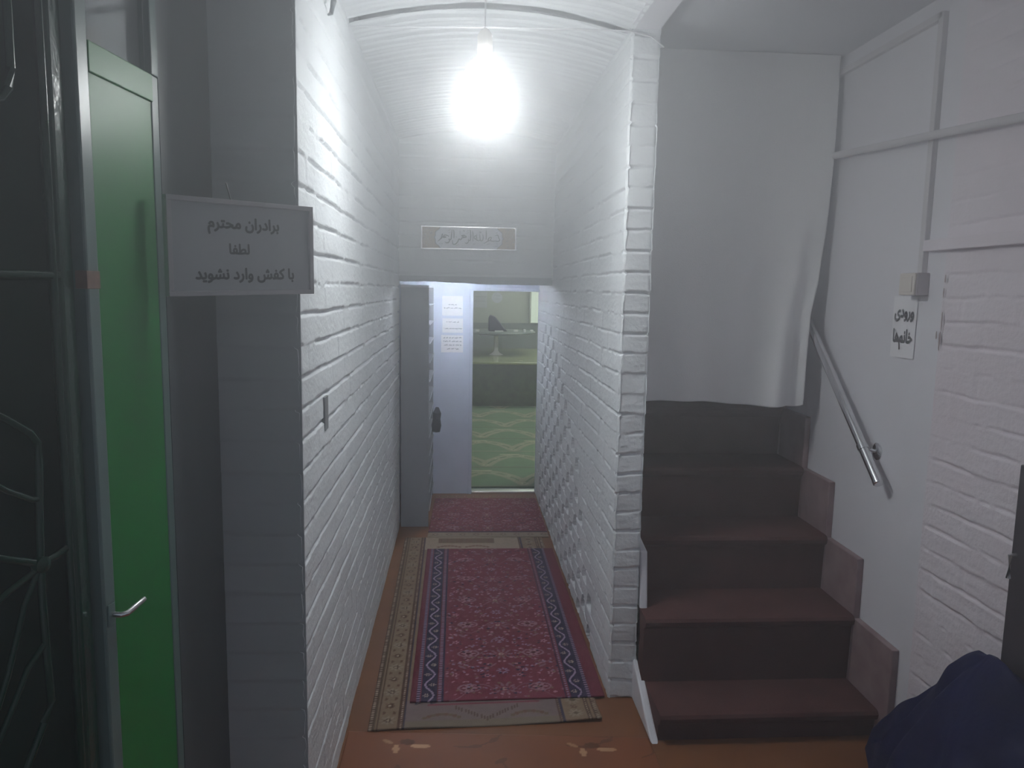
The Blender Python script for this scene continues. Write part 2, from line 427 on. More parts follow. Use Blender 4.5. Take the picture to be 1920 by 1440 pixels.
# plaster block and low cheek beside the stair
b = MB(); b.prism([(0.66, 2.555, 0.27), (0.66, 2.60, 0.56), (0.66, 2.72, 0.58), (0.66, 2.72, 0.0), (0.66, 2.56, 0.0)], (0.028, 0, 0))
b.prism([(0.645, 2.29, 0.0), (0.645, 2.66, 0.19), (0.645, 2.66, 0.0)], (0.028, 0, 0))
struct(b.build('trim_2', MAT['plaster'], bev=0.006))

# ------------------------------------------------------------------ end wall with lintel, vestibule, door wall
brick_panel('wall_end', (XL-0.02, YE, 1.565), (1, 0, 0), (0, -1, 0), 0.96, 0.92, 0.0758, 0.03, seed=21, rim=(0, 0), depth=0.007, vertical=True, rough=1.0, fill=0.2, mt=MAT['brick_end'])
struct(bpy.data.objects['wall_end'])
core('wall_end_core', [((XL-0.02, YE+0.011, 1.566), (XR+0.02, YE+0.12, 2.6))], MAT['plaster_grey_and_shade']).name = 'wall_end_lintel'
# ragged plaster edge of the lintel
rng = np.random.default_rng(5)
nn = 60; xs = np.linspace(XL+0.0, XR-0.005, nn); top = 1.578+0*xs; bot = 1.546+0.006*np.cumsum(rng.normal(size=nn))/4
bot = np.clip(bot, 1.534, 1.558)
b = MB(); b.prism([(x, YE-0.006, z) for x, z in zip(xs, top)]+[(x, YE-0.006, z) for x, z in zip(xs[::-1], bot[::-1])], (0, 0.12, 0))
struct(b.build('trim_3', MAT['plaster_grey_and_shade']))
core('ceiling_vestibule', [((-0.62, YE+0.10, 1.585), (0.66, YD+0.02, 1.65))], MAT['bluewall'])
core('wall_vestibule', [((-0.62, YD, 0), (0.062, YD+0.07, 1.60)), ((0.062, YD, 1.497), (0.64, YD+0.07, 1.60)), ((-0.66, YE+0.11, 0), (-0.60, YD+0.07, 1.6)), ((-0.6, YE+0.02, 0), (-0.385, YE+0.14, 1.6)),
                        ((0.562, YD+0.03, 0), (0.9, YD+0.10, 1.60))], MAT['bluewall'])
# door frame
t = empty('door_1', (0.3, YD, 0), kind='structure')
MB().box((0.058, YD-0.02, 0), (0.082, YD+0.09, 1.512), 0.003).box((0.058, YD-0.02, 1.492), (0.575, YD+0.09, 1.512), 0.003).build('door_frame', MAT['bluewall'], t)
MB().box((0.046, YD-0.008, 0), (0.055, YD, 1.55)).build('architrave', MAT['bluewall'], t)
MB().box((0.082, YD-0.01, 0.0), (0.558, YD+0.05, 0.018), 0.004).build('threshold', MAT['alu'], t)

# ceiling ------------------------------------------------------------------
def vault(name, y0, y1, zs, rise, seed, amp):
    rng = np.random.default_rng(seed); nu = 70; nv = int((y1-y0)/0.006)
    x = np.linspace(XL-0.01, XR+0.01, nu); y = np.linspace(y0, y1, nv); X, Y = np.meshgrid(x, y)
    cx = (XL+XR)/2; hw = (XR-XL)/2
    wob = (vnoise(rng, X.shape, 7, (y1-y0)/0.2)-0.5)*0.02
    t = (Y+wob)/0.072; f = np.abs(t-np.round(t))*0.072
    g = np.clip(1-(f/0.011)**2, 0, 1)
    Z = zs+rise*(1-((X-cx)/hw)**2)+amp*g*(0.5+vnoise(rng, X.shape, 9, (y1-y0)/0.07))+(vnoise(rng, X.shape, 30, (y1-y0)/0.03)-0.5)*0.002
    Z += (np.mod(np.round(t), 3)-1)*0.0015
    o = grid_mesh(name, X, Y, Z, MAT['brick']); o.data.flip_normals(); return struct(o)
vault('ceiling_vault', 2.64, 4.62, 2.372, 0.062, 2, 0.010)
vault('ceiling_entry_vault', -0.5, 2.600, 2.372, 0.066, 4, 0.004)
core('ceiling', [((XL-0.02, -0.6, 2.50), (0.66, 4.72, 2.56)), ((-1.75, -0.6, 2.40), (XL, 1.80, 2.46)), ((0.65, -0.6, 2.41), (1.75, 3.6, 2.46))], MAT['ceiling'])
core('ceiling_beam', [((XR-0.004, -0.6, 2.372), (0.652, 2.60, 2.47))], MAT['plaster'])

# ------------------------------------------------------------------ stair side: right wall
XW = 1.45
core('wall_stair', [((XW, 2.17, 0), (XW+0.1, 6.0, 2.6))], MAT['plaster'])
brick_panel('wall_entrance', (XW-0.001, 0.3, 0), (0, 1, 0), (-1, 0, 0), 1.88, 2.46, 0.0705, 0.02, seed=31, rim=(0, 2), mt=MAT['brick_pink'], depth=0.007, fill=0.3, rough=1.3)
struct(bpy.data.objects['wall_entrance'])
core('wall_entrance_core', [((XW+0.012, -0.6, 0), (XW+0.1, 2.17, 2.6))], MAT['plaster']).name = 'wall_entrance_back'
core('wall_stair_back', [((0.65, 5.9, 0), (1.5, 6.0, 3.2))], MAT['plaster_grey_and_shade'])
# stairs -------------------------------------------------------------------
st = empty('staircase', (1.06, 2.28, 0), 'dark red-brown carpeted steps climbing up behind the white hanging sheet', 'stairs')
ysteps = [2.285, 2.475, 2.71, 2.945, 3.185, 3.42, 3.66, 3.90, 4.14, 4.38]
zsteps = [0.105, 0.355, 0.575, 0.79, 1.005, 1.22, 1.435, 1.65, 1.865, 2.08]
for i, (y, z) in enumerate(zip(ysteps, zsteps)):
    zb = 0 if i == 0 else zsteps[i-1]
    y2 = ysteps[i+1]+0.03 if i+1 < len(ysteps) else y+0.9
    b = MB()
    # nosed tread profile (y,z)
    pr = [(y+0.03, zb-0.01 if i else 0.0), (y+0.022, z-0.045), (y+0.004, z-0.030), (y, z-0.014), (y+0.006, z-0.003), (y+0.02, z), (y2, z), (y2, zb-0.01 if i else 0.0)]
    b.prism([(0.672 if i < 1 else 0.66, a, c) for a, c in pr], (1.4245-(0.672 if i < 1 else 0.66), 0, 0))
    o = b.build('step', MAT['stair'], st)
for i in range(6):
    y = ysteps[i]; z = zsteps[i]
    ya = [2.24, 2.49, 2.73, 2.965, 3.20, 3.44][i]; yb = [2.49, 2.73, 2.965, 3.20, 3.44, 3.68][i]
    zt = [0.345, 0.565, 0.785, 1.0, 1.215, 1.43][i]
    MB().box((1.425, ya, max(0, zt-0.55)), (XW-0.0005, yb-0.002, zt), 0.003).build('skirting_tile', MAT['skirt'], st)

# handrail -----------------------------------------------------------------
hr = empty('handrail', (1.39, 2.34, 0.874), 'polished chrome handrail slanting down the white wall beside the stairs', 'handrail')
p0 = Vector((1.402, 2.36, 0.878)); p1 = Vector((1.402, 3.9, 0.878+1.54*0.885))
dr = (p1-p0).normalized()
MB().tube([p0, p1], 0.0165, 24).build('rail', MAT['chrome'], hr, smooth=True)
MB().tube([p0-dr*0.004, p0-dr*0.001, p0+dr*0.012], [0.0145, 0.0175, 0.0175], 24).build('end_cap', MAT['chrome'], hr, smooth=True)
for s in (0.15, 1.25):
    q = p0+dr*s
    MB().tube([q-dr*0.011, q+dr*0.011], 0.0195, 24).build('collar', MAT['chrome'], hr, smooth=True)
    MB().tube([q+Vector((0.015, 0, -0.004)), (XW-0.006, q.y-0.01, q.z-0.012)], 0.006, 12).build('bracket_arm', MAT['chrome'], hr, smooth=True)
    MB().lathe([(0.030, 0.0), (0.030, 0.004), (0.022, 0.009), (0.008, 0.011)], (XW+0.001, q.y-0.01, q.z-0.012), (-1, 0, 0), 28).build('wall_flange', MAT['chrome'], hr, smooth=True)

# curtain ------------------------------------------------------------------
rng = np.random.default_rng(9)
nv, nu = 220, 150
zz = np.linspace(2.405, 1.07, nv); 
xr = np.interp(zz[::-1], [1.07, 1.25, 1.43, 1.55, 1.75, 2.02, 2.38, 2.41], [1.362, 1.368, 1.374, 1.398, 1.412, 1.420, 1.425, 1.425])[::-1]
S, Zg = np.meshgrid(np.linspace(0, 1, nu), zz)
Xg = 0.668+S*(xr[:, None]-0.668)
dn = np.clip((2.40-Zg)/1.33, 0, 1)
Yg = 2.875+0.016*dn*np.sin(S*9+1.5*dn)+0.010*dn*np.sin(S*23-2*dn)+0.03*dn*(vnoise(rng, Xg.shape, 4, 5)-0.5)
Yg += -0.035*dn*np.exp(-((S-0.80-0.22*(1-dn))/0.07)**2) + 0.02*dn*np.exp(-((S-0.93)/0.04)**2)
Zg2 = Zg+dn*0.010*np.sin(S*6.0)-0.006*dn*(S > 0.9)*np.sin((S-0.9)*31)
o = grid_mesh('hanging_sheet', Xg, Yg, Zg2, MAT['curtain'])
tag(o, 'plain white cloth sheet hung from the ceiling across the upper part of the stairs', 'curtain')
md = o.modifiers.new('thick', 'SOLIDIFY'); md.thickness = 0.0015

# pipes, conduits on the right wall ---------------------------------------
o = MB().tube([(1.417, 2.85, 2.032), (1.417, 2.55, 2.010), (1.417, 2.2, 1.985), (1.417, 1.7, 1.945), (1.417, 0.6, 1.86)], 0.0125, 14).build('water_pipe', MAT['pipe'], smooth=True)
tag(o, 'white painted pipe running along the right wall at head height', 'pipe')
t = empty('cable_conduit', (1.44, 2.27, 1.55), 'white cable conduit dropping down the right wall to the light switch', 'conduit')
MB().box((1.432, 2.268, 1.565), (XW+0.001, 2.292, 2.355), 0.002).build('drop_channel', MAT['pipe'], t)
MB().box((1.432, 2.275, 2.335), (XW+0.001, 2.93, 2.357), 0.002).build('ceiling_channel', MAT['pipe'], t)
MB().tube([(1.44, 2.285, 1.565), (1.432, 2.30, 1.55), (1.434, 2.302, 1.535), (1.437, 2.292, 1.522)], 0.002, 8).build('loose_wire', MAT['wire'], t, smooth=True)
o = MB().box((1.425, 0.5, 1.642), (XW+0.001, 2.262, 1.676), 0.002).build('cable_trunking', MAT['brick_pink'])
tag(o, 'wide horizontal white trunking across the painted brick right wall below the pipe', 'trunking')

# light switch -------------------------------------------------------------
t = empty('light_switch', (1.43, 2.29, 1.54), 'cream surface-mounted light switch on the right wall above the paper notice', 'light switch')
MB().box((1.408, 2.250, 1.506), (XW+0.001, 2.335, 1.577), 0.004).build('back_box', MAT['pinkplastic'], t)
MB().box((1.401, 2.252, 1.507), (1.409, 2.333, 1.576), 0.003).build('rocker_plate', MAT['cream'], t)
MB().box((1.3985, 2.262, 1.517), (1.4015, 2.323, 1.566), 0.001).build('rocker', MAT['cream'], t)

# paper notice -------------------------------------------------------------
def bent_paper(name, org, U, V, N_, w_, h_, curl, m, parent):
    nu, nv = 14, 16; s, t_ = np.meshgrid(np.linspace(0, 1, nu), np.linspace(0, 1, nv))
    n = curl(s, t_)
    P = np.array(org)+s[..., None]*w_*np.array(U)+t_[..., None]*h_*np.array(V)+n[..., None]*np.array(N_)
    return grid_mesh(name, P[..., 0], P[..., 1], P[..., 2], m, parent)
t = empty('paper_notice', (XW, 2.36, 1.40), 'white paper notice with two bold black Persian words below the light switch', 'notice')
bent_paper('sheet', (XW-0.002, 2.428, 1.302), (0, -1, 0), (0, 0, 1), (-1, 0, 0), 0.130, 0.20, lambda s, v: 0.0015+0.010*np.clip(0.12-v, 0, 1)**1.2*(1-s), MAT['paper'], t)
lettering('lettering', [('ورودی', 0, 0.030, 0.104, 1.25), ('خانم‌ها', 0, -0.052, 0.106, 1.35)], (XW-0.0042, 2.363, 1.405), (0, -1, 0), (0, 0, 1), t, MAT['ink'], bold=0.045)

# chipped plaster marks at the corner of the brick
b = MB()
rr = random.Random(4)
for (yy, z0, z1, ww) in ((2.165, 1.545, 1.57, 0.008), (2.168, 1.50, 1.53, 0.005), (2.165, 1.40, 1.46, 0.006), (2.168, 1.34, 1.40, 0.008), (2.185, 1.375, 1.40, 0.007)):
    n = 7; pl = [(XW-0.0075, yy+ww*0.5*math.cos(a*2*math.pi/n)*rr.uniform(.5, 1.2), (z0+z1)/2+(z1-z0)/2*math.sin(a*2*math.pi/n)) for a in range(n)]
    b.prism(pl, (0.001, 0, 0))
struct(b.build('trim_4', MAT['skirt']))

# dark post at the right edge ---------------------------------------------
t = empty('door_post', (1.42, 1.74, 0), 'dark metal door post against the right wall at the photo edge', 'post')
MB().box((1.400, 1.58, 0), (1.4445, 1.742, 1.09), 0.003).build('post_body', MAT['post'], t)
MB().box((1.425, 1.744, 0), (1.4445, 1.754, 1.10), 0.001).build('edge_strip', MAT['pipe'], t)
MB().tube([(1.402, 1.725, 0.86), (1.385, 1.725, 0.86), (1.385, 1.725, 0.80)], 0.006, 10).build('latch', MAT['alu'], t, smooth=True)

# blue cloth over the heap -------------------------------------------------
rng = np.random.default_rng(14)
nv, nu = 170, 110
yy = np.linspace(1.15, 2.232, nv)
xl = np.interp(yy, [1.15, 1.8, 2.14, 2.275], [0.98, 1.12, 1.315, 1.375])
S, Yg = np.meshgrid(np.linspace(0, 1, nu), yy)
Xg = xl[:, None]+S*(1.388-xl[:, None])
rg = np.interp(yy, [1.15, 1.5, 1.68, 1.72, 1.77, 1.84, 2.0, 2.2, 2.275], [0.40, 0.55, 0.60, 0.605, 0.585, 0.505, 0.335, 0.12, 0.03])[:, None]
prof = 0.06*np.clip(S*12, 0, 1)+0.94*np.clip(S/0.84, 0, 1)**0.95
prof = prof-0.06*np.clip((S-0.86)/0.14, 0, 1)**2
Zg = rg*prof
crs = (vnoise(rng, Xg.shape, 5, 9)-0.5)*0.05+(vnoise(rng, Xg.shape, 12, 20)-0.5)*0.02
fold = 0.022*np.sin(10*S+26*Yg+2.2*vnoise(rng, Xg.shape, 3, 5))
edge = np.clip(rg*3, 0, 1)*np.clip(S*4, 0, 1)
Zg = np.maximum(Zg+(crs+fold)*edge*np.clip((1-S)*3+0.25, 0, 1), 0.004)
o = grid_mesh('draped_cloth', Xg+0.01*np.sin(30*Yg)*edge*(S < 0.9), Yg, Zg, MAT['tarp'])
tag(o, 'dark blue cloth draped over a heap beside the foot of the stairs', 'cloth')
md = o.modifiers.new('thick', 'SOLIDIFY'); md.thickness = 0.003; md.offset = 1

# ------------------------------------------------------------------ rugs (patterns woven into the pile)
class Canvas:
    def __init__(s, w, h, res, base):
        s.w, s.h = w, h; s.nu = int(w/res)+1; s.nv = int(h/res)+1
        s.U, s.V = np.meshgrid(np.linspace(0, w, s.nu), np.linspace(0, h, s.nv))
        s.c = np.zeros((s.nv, s.nu, 3)); s.c[:] = base[:3]
    def put(s, mask, col, a=1.0): s.c[mask] = s.c[mask]*(1-a)+np.array(col[:3])*a
    def rect(s, u0, v0, u1, v1, col): s.put((s.U >= u0) & (s.U <= u1) & (s.V >= v0) & (s.V <= v1), col)
    def ell(s, u, v, a, b, col, rot=0.0):
        c, n = math.cos(rot), math.sin(rot); x = (s.U-u)*c+(s.V-v)*n; y = -(s.U-u)*n+(s.V-v)*c
        s.put((x/a)**2+(y/b)**2 <= 1, col)
    def ring(s, u, v, a, b, th, col):
        r = np.sqrt(((s.U-u)/a)**2+((s.V-v)/b)**2); s.put(np.abs(r-1) < th/min(a, b), col)
    def line(s, u0, v0, u1, v1, th, col):
        dx, dy = u1-u0, v1-v0; L2 = dx*dx+dy*dy+1e-12
        t = np.clip(((s.U-u0)*dx+(s.V-v0)*dy)/L2, 0, 1)
        s.put((s.U-u0-t*dx)**2+(s.V-v0-t*dy)**2 < (th/2)**2, col)
    def curve(s, pts, th, col):
        for a, b in zip(pts[:-1], pts[1:]): s.line(*a, *b, th, col)
    def flower(s, u, v, r, petals, col, core_):
        th = np.arctan2(s.V-v, s.U-u); rr = np.hypot(s.U-u, s.V-v)
        s.put(rr < r*(0.72+0.28*np.cos(petals*th)), col); s.put(rr < r*0.35, core_)
    def rug(s, name, corners, z, thick, m, label=None, zfun=None, cat='rug'):
        P = [np.array(p, float) for p in corners]      # bl, br, tr, tl
        a = s.U/s.w; b = s.V/s.h
        X = (P[0][0]*(1-a)+P[1][0]*a)*(1-b)+(P[3][0]*(1-a)+P[2][0]*a)*b
        Y = (P[0][1]*(1-a)+P[1][1]*a)*(1-b)+(P[3][1]*(1-a)+P[2][1]*a)*b
        Z = np.full_like(X, z+thick)
        if zfun is not None: Z = Z+zfun(a, b, X, Y)
        o = grid_mesh(name, X, Y, Z, m, None, s.c)
        md = o.modifiers.new('pile', 'SOLIDIFY'); md.thickness = thick; md.offset = -1
        if label: tag(o, label, cat)
        return o

WINE = np.array((0.20, 0.040, 0.062)); ROSE = np.array((0.42, 0.23, 0.27)); NAVY = np.array((0.045, 0.035, 0.075))
CREAM = np.array((0.42, 0.33, 0.25)); TAN = np.array((0.25, 0.175, 0.115)); BRN = np.array((0.10, 0.05, 0.035)); LILAC = np.array((0.36, 0.27, 0.38))

def wine_field(c, u0, v0, u1, v1, seed, dens=1.0):
    rg_ = random.Random(seed); W = u1-u0; H = v1-v0; cx = (u0+u1)/2
    c.rect(u0, v0, u1, v1, WINE)
    # a wandering vine grid, mirrored about the centre line
    n = int(H/0.27)+1
    for k in range(n+1):
        v = v0+0.05+k*0.27
        if v > v1-0.02: break
        for sg in (-1, 1):
            pts = [(cx+sg*(W*0.06+W*0.40*(i/10)), v+0.055*math.sin(i/10*math.pi*1.5+k)) for i in range(11)]
            pts = [(a, min(max(b_, v0), v1)) for a, b_ in pts]
            c.curve(pts, 0.0035, ROSE*0.62)
            c.flower(cx+sg*W*0.30, v+0.03, 0.030, 6, ROSE*0.85, WINE*0.6)
            c.ring(cx+sg*W*0.30, v+0.03, 0.040, 0.026, 0.003, ROSE*0.7)
            c.flower(cx+sg*W*0.42, v+0.13, 0.016, 5, ROSE, WINE)
            c.flower(cx+sg*W*0.14, v+0.12, 0.014, 5, ROSE*0.9, NAVY)
            c.flower(cx+sg*W*0.20, v+0.16, 0.013, 5, LILAC, WINE)
            c.ell(cx+sg*W*0.36, v+0.19, 0.020, 0.006, ROSE*0.6, sg*0.7)
            c.ell(cx+sg*W*0.08, v+0.20, 0.018, 0.005, ROSE*0.6, -sg*0.9)
        c.flower(cx, v+0.02, 0.046, 10, ROSE*0.62, NAVY); c.flower(cx, v+0.02, 0.030, 8, WINE*1.2, ROSE); c.flower(cx, v+0.02, 0.012, 6, CREAM, WINE)
        c.flower(cx, v+0.155, 0.026, 8, LILAC*0.8, WINE)
    for _ in range(int(120*W*H*dens*6)):
        u = rg_.uniform(0, W/2); v = rg_.uniform(v0+0.01, v1-0.01); r = rg_.uniform(0.004, 0.008); cc = rg_.choice([ROSE*0.7, ROSE, LILAC*0.8, NAVY, TAN*0.9])
        for sg in (-1, 1): c.ell(cx+sg*u, v, r, r*rg_.uniform(0.4, 1), cc, sg*rg_.uniform(-1, 1))

def vine_border(c, u0, u1, v0, v1, base, a, b_, period=0.15):
    c.rect(u0, v0, u1, v1, base)
    m_ = (u0+u1)/2; hw = (u1-u0)/2
    n = int((v1-v0)/0.006)
    pts = [(m_+hw*0.55*math.sin(2*math.pi*(i*0.006)/period), v0+i*0.006) for i in range(n)]
    c.curve(pts, 0.007, a)
    k = 0; v = v0+period*0.25
    while v < v1:
        sg = 1 if k % 2 == 0 else -1
        c.flower(m_-sg*hw*0.35, v, 0.013, 6, b_, base); v += period/2; k += 1

def dotted(c, u0, u1, v0, v1, base, dot, step=0.014):
    c.rect(u0, v0, u1, v1, base)
    f = np.mod(c.V-v0, step) < step*0.5
    c.put((c.U >= u0+0.002) & (c.U <= u1-0.002) & (c.V >= v0) & (c.V <= v1) & f, dot)

# beige rug underneath: 0.81 wide, 1.98 long
c = Canvas(0.81, 1.97, 0.005, TAN*1.05)
dotted(c, 0.0, 0.016, 0, 1.97, BRN*0.9, CREAM)
c.rect(0.016, 0, 0.022, 1.97, TAN*0.5); c.rect(0.026, 0, 0.030, 1.97, BRN)
for k in range(22):
    v = 0.05+k*0.092
    c.flower(0.064, v, 0.030 if k % 2 == 0 else 0.020, 8, CREAM*0.75 if k % 2 == 0 else BRN*1.6, TAN*0.8); c.flower(0.064, v, 0.015, 6, BRN, CREAM)
    c.ell(0.046, v+0.046, 0.005, 0.010, BRN*1.5); c.ell(0.082, v+0.046, 0.005, 0.010, BRN*1.5)
c.rect(0.098, 0, 0.102, 1.97, BRN); dotted(c, 0.104, 0.116, 0, 1.97, BRN*1.2, CREAM); c.rect(0.118, 0, 0.124, 1.97, NAVY)
# front panel: grey-lilac with pendant
GL = np.array((0.23, 0.17, 0.165))
c.rect(0.124, 0.0, 0.665, 0.17, GL); c.rect(0.124, 0.0, 0.665, 0.035, CREAM*0.55)
c.rect(0.20, 0.135, 0.60, 0.142, WINE*1.2)
for i in range(11):
    t_ = i/10; c.line(0.30+0.11*t_, 0.125-0.075*t_, 0.30+0.11*t_, 0.105-0.075*t_, 0.005, BRN); c.line(0.52-0.11*t_, 0.125-0.075*t_, 0.52-0.11*t_, 0.105-0.075*t_, 0.005, BRN)
for uu in (0.25, 0.56):
    for i in range(9): c.ell(uu-0.06+i*0.015, 0.055+0.02*math.sin(i/8*math.pi), 0.009, 0.009, BRN*1.8 if i % 2 else TAN*0.7)
c.flower(0.16, 0.15, 0.012, 5, NAVY, GL); c.flower(0.215, 0.15, 0.012, 5, NAVY, GL)
# back panel
c.rect(0.124, 1.76, 0.665, 1.97, CREAM*0.95); c.rect(0.20, 1.87, 0.52, 1.95, TAN*0.8)
for i in range(34): c.line(0.205+i*0.0092, 1.872, 0.205+i*0.0092, 1.948, 0.003, BRN*2)
for uu in (0.26, 0.42):
    for i in range(7): c.ell(uu-0.06+i*0.02, 1.80+0.02*math.sin(i/6*math.pi), 0.011, 0.011, BRN*2.2)
dotted(c, 0.665, 0.673, 0, 1.97, BRN, TAN); c.rect(0.673, 0, 0.68, 1.97, NAVY)
for k in range(22):
    v = 0.045+k*0.092; c.flower(0.725, v, 0.030, 9, CREAM*0.8, TAN*0.6); c.flower(0.725, v+0.046, 0.014, 5, BRN*1.5, TAN)
dotted(c, 0.765, 0.775, 0, 1.97, BRN, CREAM); dotted(c, 0.79, 0.803, 0, 1.97, BRN, CREAM)
def curl_a(a, b, X, Y): return 0.010*np.clip((a-0.80)/0.2, 0, 1)*np.clip(1-b/0.05, 0, 1)+0.003*np.sin(a*9)*np.clip(1-b/0.03, 0, 1)
c.rug('beige_runner_rug', [(-0.307, 2.40), (0.505, 2.43), (0.50, 4.385), (-0.328, 4.39)], 0.0015, 0.006, MAT['rug'],
      'beige patterned runner rug lying under the wine-red rug, its border showing along the left', curl_a)

# wine rug on top: 0.70 wide at the back, 1.61 long
c = Canvas(0.70, 1.61, 0.004, WINE)
wine_field(c, 0.125, 0, 0.560, 1.61, 3)
c.rect(0, 0, 0.022, 1.61, WINE*0.8)
dotted(c, 0.022, 0.036, 0, 1.61, NAVY, LILAC*0.8, 0.016); vine_border(c, 0.038, 0.094, 0, 1.61, NAVY, LILAC, CREAM*0.9)
dotted(c, 0.096, 0.112, 0, 1.61, WINE*0.8, LILAC*0.75, 0.015); c.rect(0.112, 0, 0.117, 1.61, NAVY)
c.rect(0.556, 0, 0.562, 1.61, NAVY); dotted(c, 0.562, 0.575, 0, 1.61, WINE*0.8, LILAC*0.8, 0.015); vine_border(c, 0.577, 0.632, 0, 1.61, NAVY, LILAC, CREAM*0.9)
dotted(c, 0.634, 0.650, 0, 1.61, NAVY, LILAC*0.8, 0.016); c.rect(0.650, 0, 0.70, 1.61, WINE*0.85)
c.rug('wine_red_rug', [(-0.175, 2.56), (0.542, 2.575), (0.538, 4.17), (-0.185, 4.17)], 0.0085, 0.006, MAT['rug'],
      'long wine-red floral rug with dark blue borders down the corridor, nearest of the red rugs')

# back rug beyond
c = Canvas(0.80, 0.92, 0.005, WINE)
wine_field(c, 0.0, 0.10, 0.80, 0.84, 7, 1.6)
c.rect(0, 0, 0.80, 0.085, CREAM*0.75)
for i in range(9): c.flower(0.05+i*0.09, 0.045, 0.024, 7, TAN*0.6, CREAM)
c.rect(0, 0.085, 0.80, 0.10, NAVY*0.8); c.rect(0, 0.84, 0.80, 0.92, TAN)
for i in range(12): c.flower(0.03+i*0.068, 0.88, 0.020, 6, WINE*1.3, CREAM)
c.rug('back_wine_red_rug', [(-0.196, 4.395), (0.545, 4.395), (0.545, 5.33), (-0.176, 5.33)], 0.0015, 0.007, MAT['rug'],
      'smaller wine-red rug beyond the lintel in front of the hall doorway')

# vinyl sheet in the foreground with flowers
OR = np.array((0.25, 0.085, 0.035))
c = Canvas(1.02, 1.35, 0.005, OR)
rg_ = random.Random(2)
for k in range(26):
    u = rg_.uniform(0, 1.02); v = rg_.uniform(0, 1.3); a = rg_.uniform(0, 6.28)
    pts = [(u+0.28*i/12*math.cos(a+0.09*i), v+0.28*i/12*math.sin(a+0.09*i)) for i in range(13)]
    c.curve(pts, 0.007, OR*0.62)
    for i in (3, 6, 9, 12): c.ell(pts[i][0], pts[i][1], 0.024, 0.010, OR*np.array((0.6, 0.62, 0.7)), a+rg_.uniform(0.3, 1.3))
LF = np.array((0.58, 0.33, 0.18))
for (u, v) in ((0.185, 1.275), (0.80, 1.275), (0.5, 0.8), (0.1, 0.6)):
    c.ell(u-0.015, v-0.02, 0.011, 0.024, LF); c.ell(u+0.065, v-0.002, 0.032, 0.012, LF); c.ell(u-0.045, v+0.02, 0.020, 0.008, LF*0.8, -0.5); c.ell(u+0.02, v+0.02, 0.026, 0.016, OR*0.5)
c.rug('vinyl_mat', [(-0.372, 1.06), (0.645, 1.06), (0.645, 2.33), (-0.372, 2.405)], 0.0, 0.0015, MAT['vinyl'],
      'orange-brown vinyl mat with pale flowers in the foreground before the rugs', None, 'floor mat')

# ------------------------------------------------------------------ calligraphy plaque
t = empty('calligraphy_plaque', (0.04, YE-0.01, 1.80), 'long framed plaque of Arabic calligraphy with gold ornament ends above the lintel', 'plaque')
PW, PH = 0.575, 0.139; px0, pz0 = -0.249, 1.738
MB().box((px0, YE-0.014, pz0), (px0+PW, YE+0.002, pz0+PH), 0.002).build('backing', MAT['alu'], t)
c = Canvas(PW-0.016, PH-0.014, 0.0022, (0.66, 0.67, 0.72))
GOLD = np.array((0.40, 0.29, 0.18)); GD = np.array((0.12, 0.10, 0.09)); W_, H_ = c.w, c.h
hh = np.abs(c.V-H_/2)/(H_/2)
edge_ = W_*0.128+0.034*hh**1.6+0.004*np.sin(hh*9)
for side in (0, 1):
    uu = c.U if side == 0 else W_-c.U
    c.put(uu < edge_, GOLD); c.put(np.abs(uu-edge_) < 0.0028, GD)
rg_ = random.Random(6)
for side in (0, 1):
    for i in range(34):
        u = rg_.uniform(0.004, 0.070); v = rg_.uniform(0.006, H_-0.006)
        if u < 0.062+0.03*(abs(v-H_/2)/(H_/2))**1.6:
            uu = u if side == 0 else W_-u
            c.ell(uu, v, rg_.uniform(0.002, 0.005), rg_.uniform(0.0015, 0.003), rg_.choice([GD, np.array((0.48, 0.42, 0.34)), np.array((0.22, 0.25, 0.25)), np.array((0.5, 0.46, 0.4))]), rg_.uniform(0, 3))
a = c.U/c.w; b_ = c.V/c.h
grid_mesh('print', px0+0.008+c.U, np.full_like(c.U, YE-0.0150), pz0+0.007+c.V, MAT['plaque'], t, c.c)
def K(pts, w_):     # strokes traced in a 1920x768 drawing of the plaque face
    return [((x-110)/1660*PW, PH-(y-150)/435*PH, w_*(1.0 if 0 < i < len(pts)-1 else 0.45)) for i, (x, y) in enumerate(pts)]
T = 0.0062
